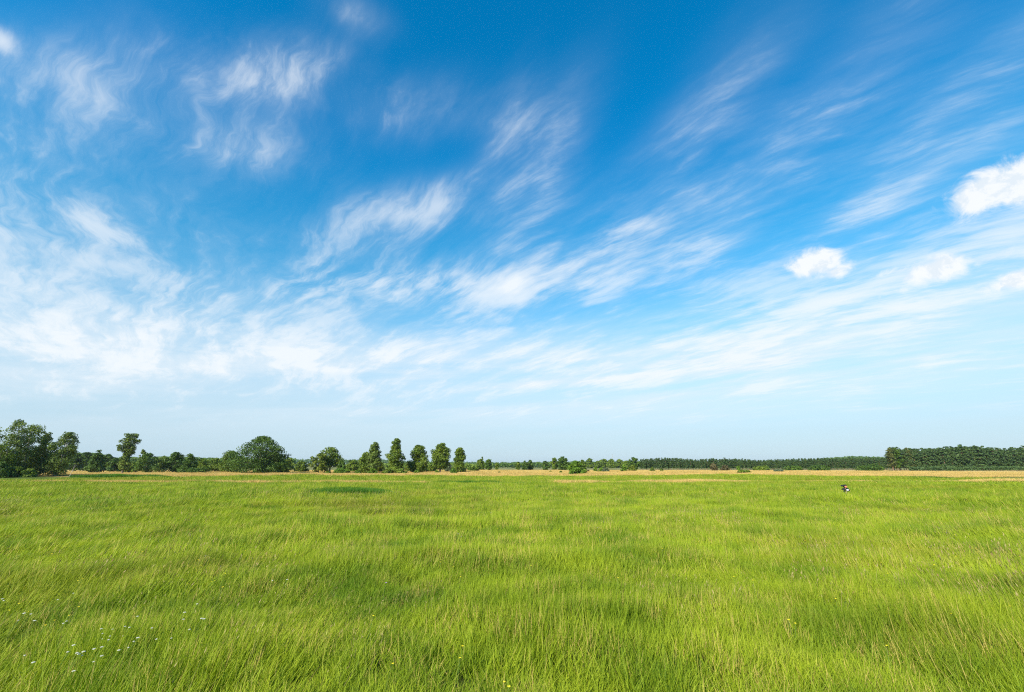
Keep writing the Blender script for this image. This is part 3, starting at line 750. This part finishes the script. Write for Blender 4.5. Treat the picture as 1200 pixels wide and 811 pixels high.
    tag(h, 'low even hedge of young conifers in front of the taller pine block', 'hedge')
    # reed and shrub line, far-off wood
    def far_wood(name, px0, px1, tops, D, n, mat, label, size=2.4, thick=60):
        g = np.random.default_rng(int(D))
        xs, ys = zip(*tops)
        px = g.uniform(px0, px1, n); Dd = D + g.uniform(0, thick, n)
        top = np.interp(px, xs, ys); cr = vnoise(px/1.6, px*0, 7)*.9 + vnoise(px/.55, px*0, 8)*.7
        Hh = (CH + np.array([slope(t) for t in (top + .9 - cr)])*Dd)
        x = xat(px, Dd); u = g.random(n)**.55
        P = np.stack([x, Dd, np.maximum(.4, Hh*u)], 1); Nn = np.stack([np.zeros(n), -np.ones(n), .9*np.ones(n)], 1)
        V, F = leaf_quads(P, Nn, size, g, 1.1)
        V[:, 2] = np.maximum(V[:, 2], .05)
        o = obj(name, mesh_np(name, V, F, mat, {'rnd': ('FACE', g.random(n))})); tag(o, label, 'wood', kind='stuff')
    far_wood('distant_wood', 300, 760, [(300, 538), (330, 537.5), (350, 538.5), (400, 539), (455, 539), (480, 541), (560, 542), (620, 542), (660, 541), (700, 541), (760, 542)], 900, 14000, G_['pine'],
             'far bluish wood along the horizon behind the tall tree row and centre trees')
    far_wood('distant_wood', 395, 565, [(395, 545), (430, 544), (470, 543), (520, 542.5), (548, 544), (565, 546)], 330, 5000, G_['mid'],
             'low mid green scrub behind the feet of the tall tree row', 1.3, 30)
    far_wood('distant_wood', 555, 755, [(555, 543.5), (600, 543), (650, 542.5), (690, 541.5), (755, 541)], 640, 7000, G_['dark'],
             'low dark wood behind the small far trees in the middle', 1.9, 40)
    far_wood('distant_wood', 60, 345, [(60, 531), (90, 531), (115, 532), (130, 537), (175, 536), (198, 535), (215, 536), (240, 537), (300, 538), (345, 538)], 420, 16000, G_['dark'],
             'dark wood closing the view behind the trees on the left', 1.9, 40)
    far_wood('distant_wood', 960, 1046, [(960, 538), (975, 536.4), (1000, 535), (1025, 535.6), (1046, 536)], 460, 3500, G_['pine'],
             'higher back wood peeping over the pines just left of the taller block', 1.8, 30)
    far_wood('distant_wood', -160, 70, [(-160, 528), (-60, 530), (70, 531)], 400, 7000, G_['dark'],
             'dark wood behind the birch grove at the left edge', 1.9, 40)
    far_wood('distant_wood', 745, 1340, [(745, 541), (900, 541), (1060, 536), (1200, 532), (1340, 530)], 700, 9000, G_['pine'],
             'dark far wood behind the long pine wood and the taller pine block', 2.5, 60)
build_trees()

# ------------------------------------------------------------------ small things
def build_mast():
    D = 900; x = xat(718, D); H = zat(530.5, D)
    steel = plain('galvanised_steel', (.30, .31, .32), (.42, .43, .44), 1, .5, 0)
    root = empty('radio_mast', (x, D, 0)); tag(root, 'thin grey lattice radio mast rising above the far trees right of centre', 'mast')
    V = []; F = []
    def add(vf):
        o = len(V); V.extend(vf[0]); F.extend([[a+o for a in q] for q in vf[1]])
    n = 12
    def cor(t, k):
        r = 1.3*(1-.72*t); a = k*2*math.pi/3; return (r*math.cos(a), r*math.sin(a), H*.92*t)
    for k in range(3): add(tube([cor(i/n, k) for i in range(n+1)], [.13]*(n+1), 4))
    for i in range(n):
        for k in range(3): add(tube([cor(i/n, k), cor((i+1)/n, (k+1) % 3)], [.07, .07], 3)); add(tube([cor(i/n, (k+1) % 3), cor((i+1)/n, k)], [.07, .07], 3))
    obj('lattice', mesh_np('lattice', V, [f for f in F], steel), root)
    v, f = tube([(0, 0, H*.9), (0, 0, H)], [.10, .05], 5); obj('antenna', mesh_np('antenna', v, f, steel), root)
build_mast()

def build_marker():
    D = 36.5; x = xat(986.5, D); z = float(ground_z(x, D))
    wood = plain('weathered_wood', (.22, .15, .10), (.40, .28, .19), 6)
    blk = plain('black_plastic_film', (.008, .008, .010), (.02, .02, .022), 5, .35, .4)
    org = plain('orange_cloth', (.42, .11, .05), (.60, .20, .10), 5, .7, .2)
    wht = plain('white_cloth', (.42, .40, .40), (.62, .58, .58), 5, .7, .2)
    root = empty('marker_stake', (x, D, z)); tag(root, 'thin leaning wooden stake with ragged black bundle and orange and white patches', 'stake')
    T = zat(567.5, D)-z                    # top of the bundle
    v, f = tube([(.06, 0, -.2), (.0, 0, T*.45), (-.07, 0, T-.12)], [.034, .03, .028], 7); obj('stake', mesh_np('stake', v, f, wood, smooth=True), root)
    def rag(name, outline, mat, y0, thick, seed, puff=.05):
        g = np.random.default_rng(seed); n = len(outline); c = np.mean(outline, 0); outline = [tuple((np.array(q)-c)*(.74 if 'patch' in name else .92)+c) for q in outline]
        V = []; F = []
        rings = [(1., 0.), (.72, puff*.8), (.4, puff*1.2), (.02, puff*1.3)]
        for side in (-1, 1):
            base = len(V)
            for s, p in rings:
                for a, b in outline:
                    q = (a-c[0])*s+c[0], (b-c[1])*s+c[1]
                    V.append((q[0], y0 + side*(thick/2+p) + g.normal(0, .006), q[1]))
            for r in range(3):
                for i in range(n):
                    j = (i+1) % n; F.append([base+r*n+i, base+r*n+j, base+(r+1)*n+j, base+(r+1)*n+i])
        m_ = len(rings)*n
        for i in range(n):
            j = (i+1) % n; F.append([i, j, m_+j, m_+i])
        return obj(name, mesh_np(name, V, F, mat, smooth=False), root)
    t = T
    rag('upper_bundle', [(-.42, t-.10), (-.30, t-.05), (-.16, t-.03), (.0, t+.0), (.10, t-.02), (.13, t-.14), (.10, t-.26), (-.02, t-.30), (-.16, t-.26), (-.20, t-.17), (-.31, t-.17)], blk, 0, .02, 1)
    rag('lower_bundle', [(-.36, t-.36), (-.26, t-.29), (-.12, t-.27), (.08, t-.24), (.22, t-.25), (.28, t-.36), (.36, t-.43), (.30, t-.52), (.12, t-.55), (.0, t-.56), (-.12, t-.60), (-.26, t-.60), (-.17, t-.50), (-.20, t-.42), (-.32, t-.42)], blk, .03, .02, 2)
    rag('orange_patch', [(-.17, t-.12), (-.08, t-.09), (.06, t-.10), (.09, t-.16), (.04, t-.25), (-.08, t-.27), (-.16, t-.22)], org, -.09, .01, 3, .02)
    rag('white_patch', [(-.08, t-.38), (.04, t-.33), (.17, t-.34), (.22, t-.40), (.17, t-.48), (.04, t-.50), (-.06, t-.46)], wht, -.06, .01, 4, .02)
    # small brown stick further right of centre
    D = 66; x = xat(843, D); z = float(ground_z(x, D))
    root = empty('wooden_stick', (x, D, z)); tag(root, 'short reddish brown stick standing upright in the meadow before the dry strip', 'stick')
    v, f = tube([(0, 0, -.2), (.02, 0, .5), (0, 0, zat(562.5, D)-z)], [.06, .055, .045], 7); obj('post', mesh_np('post', v, f, plain('rusty_wood', (.30, .12, .06), (.40, .18, .09), 5)), root)
    v, f = tube([(0, 0, zat(562.6, D)-z), (0, 0, zat(562.0, D)-z)], [.065, .05], 7); obj('post_cap', mesh_np('post_cap', v, f, wood), root)
build_marker()

def build_flowers():
    stem_m = plain('flower_stem', (.06, .12, .01), (.12, .19, .02), 8, .6, 0)
    white = plain('white_petals', (.45, .44, .34), (.62, .60, .50), 30, .6, 0)
    yel = plain('yellow_petals', (.75, .55, .01), (.85, .68, .02), 30, .5, 0)
    pur = plain('purple_petals', (.28, .16, .45), (.45, .25, .55), 30, .6, 0)
    def stem(h, bend=.1):
        v, f = tube([(0, 0, 0), (bend*.3, .1*h, h*.55), (bend, .26*h, h)], [.003, .0025, .002], 5); return mesh_np('stem', v, f, stem_m, smooth=True), (bend, .26*h, h)
    def umbel(h, seed, rad=.017):
        g = np.random.default_rng(seed); me, tip = stem(h); V = []; F = []
        for k in range(26):
            r = rad*math.sqrt((k+.5)/26); a = k*2.4; cx, cy = tip[0]+r*math.cos(a), tip[1]+r*math.sin(a); cz = tip[2]+.010-(r/rad)**2*.006
            o = len(V); s = .005
            for q in range(6): V.append((cx+s*math.cos(q*1.047), cy+s*math.sin(q*1.047), cz+g.uniform(-.002, .002)))
            V.append((cx, cy, cz+.004))
            F += [[o+q, o+(q+1) % 6, o+6] for q in range(6)]
        return me, mesh_np('flower_head', V, F, white)
    def cup(h, seed, mat, rad=.014, petals=5):
        me, tip = stem(h, .05); V = []; F = []
        for k in range(petals):
            a = k*2*math.pi/petals; o = len(V)
            for (r, w, z) in ((.1, 0, 0), (.65, -.38, .35), (1.05, 0, .5), (.65, .38, .35)):
                V.append((tip[0]+rad*(r*math.cos(a)-w*math.sin(a)), tip[1]+rad*(r*math.sin(a)+w*math.cos(a)), tip[2]+rad*z))
            F.append([o, o+1, o+2, o+3])
        return me, mesh_np('flower_head', V, F, mat)
    def proto(name, parts, label, cat, group):
        r_ = empty(name, (0, 0, 0)); tag(r_, label, cat, group); obj('stem', parts[0], r_); obj('flower_head', parts[1], r_); return r_
    W = [proto('yarrow', umbel(.36+.04*i, i), 'white flat headed yarrow in the loose patch of white flowers at bottom left', 'white flower', 'white flowers at bottom left') for i in range(3)]
    Yl = [proto('buttercup', cup(.36+.04*i, i, yel, .020), 'small yellow buttercup among the meadow grass', 'yellow flower', 'yellow flowers in the meadow') for i in range(3)]
    Pu = [proto('vetch', cup(.38, 3, pur, .022, 7), 'small purple flower among the grass in the middle of the meadow', 'purple flower', 'purple flowers in the meadow')]
    spots_w = [(8, 702), (3, 705), (68, 705), (29, 720), (26, 722), (38, 728), (78, 726), (81, 729), (88, 699), (40, 714), (118, 740), (125, 743), (127, 742), (133, 736), (148, 735), (151, 737), (154, 737),
               (134, 748), (132, 749), (85, 761), (89, 766), (93, 765), (95, 764), (82, 767), (102, 763), (110, 760), (118, 763), (119, 765), (88, 781), (115, 777), (42, 767), (36, 769), (157, 751), (156, 755),
               (161, 754), (177, 744), (187, 742), (213, 721), (214, 728), (206, 740), (222, 736), (232, 730), (238, 724), (231, 710), (162, 724), (140, 759), (320, 683), (336, 681)]
    spots_y = [(71, 721), (84, 721), (93, 719), (59, 729), (25, 707), (15, 717), (41, 713), (93, 682), (98, 682), (195, 627), (203, 625), (223, 624), (263, 629), (250, 684), (255, 685), (264, 688), (263, 690), (266, 676),
               (237, 663), (224, 687), (296, 685), (208, 695), (353, 614), (439, 728), (461, 769), (540, 766), (543, 765), (591, 797), (592, 808), (646, 651), (623, 659), (543, 675), (519, 660), (533, 664), (612, 644),
               (683, 644), (703, 628), (752, 640), (751, 642), (769, 643), (778, 645), (722, 682), (721, 650), (850, 642), (862, 677), (926, 725), (925, 727), (1024, 658), (1018, 657), (1033, 659), (1052, 666), (976, 699),
               (1033, 753), (1112, 723), (1118, 723), (1183, 713), (1137, 645), (1119, 652), (1138, 642), (968, 640), (1084, 650), (831, 640), (812, 635), (871, 627), (885, 602), (883, 685), (125, 811), (500, 623), (466, 615), (670, 593), (590, 600), (645, 590)]
    spots_p = [(242, 653), (455, 685), (497, 596), (537, 627), (542, 629), (575, 601), (597, 602), (730, 612), (737, 613), (750, 612), (708, 612), (700, 618), (770, 610), (1036, 612), (1145, 622), (1108, 623), (1066, 616)]
    def put(protos, spots, hh):
        for i, (px, py) in enumerate(spots):
            k = i % len(protos)
            D = -(CH-hh)/slope(py); x = xat(px, D); D = -(CH-hh-float(ground_z(x, D)))/slope(py)
            v = (405.5-py)/FPX; x = (px-600)/FPX/(math.cos(PH)-v*math.sin(PH))*D
            loc = (x-.05, D-.13, float(ground_z(x, D))+rng.uniform(-.02, .06)); s = rng.uniform(.5, 1.0)
            if i < len(protos): protos[k].location = loc; protos[k].rotation_euler = (0, 0, rng.uniform(-.4, .4)); protos[k].scale = (s, s, 1)
            else:
                c = copy_thing(protos[k], loc, rng.uniform(-.4, .4), s, sz=1)
    put(W, spots_w, .41); put(Yl, spots_y, .41); put(Pu, spots_p, .40)
    # countless further yellow and violet specks
    V = []; F = []
    n = 520; x, y = fan(n, 9, 60, 50)
    k = (vnoise(x/8, y/6, 61) > .45) | (x > 5); x, y = x[k], y[k]
    for a, b in zip(x, y):
        z = float(ground_z(a, b)); h = random.uniform(.38, .55); o = len(V); r = .012+.0006*b
        for q in range(5): V.append((a+r*math.cos(q*1.2566), b+r*math.sin(q*1.2566), z+h+random.uniform(0, .3)*r))
        V.append((a, b, z+h-.3*r)); V.append((a, b, z+.02))
        F += [[o+q, o+(q+1) % 5, o+5] for q in range(5)]
        V.append((a+.003, b, z+.02)); F.append([o+5, o+6, o+7])
    fo = obj('meadow_flowers', mesh_np('meadow_flowers', V, F, yel)); tag(fo, 'countless tiny yellow specks of flowers over the middle and right meadow', 'flowers', kind='stuff')
build_flowers()

# ------------------------------------------------------------------ haze
def build_haze():
    m, nt, out = new_mat('haze')
    v = nt.nodes.new('ShaderNodeVolumePrincipled'); v.inputs['Color'].default_value = (.80, .90, 1.0, 1)
    v.inputs['Density'].default_value = .00009; v.inputs['Anisotropy'].default_value = .45
    nt.links.new(v.outputs[0], out.inputs['Volume'])
    a, z0, z1 = 3100, -1.5, 27.6
    V = [(sx*a, sy*a, z) for z in (z0, z1) for sx, sy in ((-1, -1), (1, -1), (1, 1), (-1, 1))]
    F = [[0, 3, 2, 1], [4, 5, 6, 7], [0, 1, 5, 4], [1, 2, 6, 5], [2, 3, 7, 6], [3, 0, 4, 7]]
    tag(obj('haze', mesh_np('haze', V, F, m)), 'thin pale summer haze over the whole plain', 'haze', kind='stuff')
build_haze()
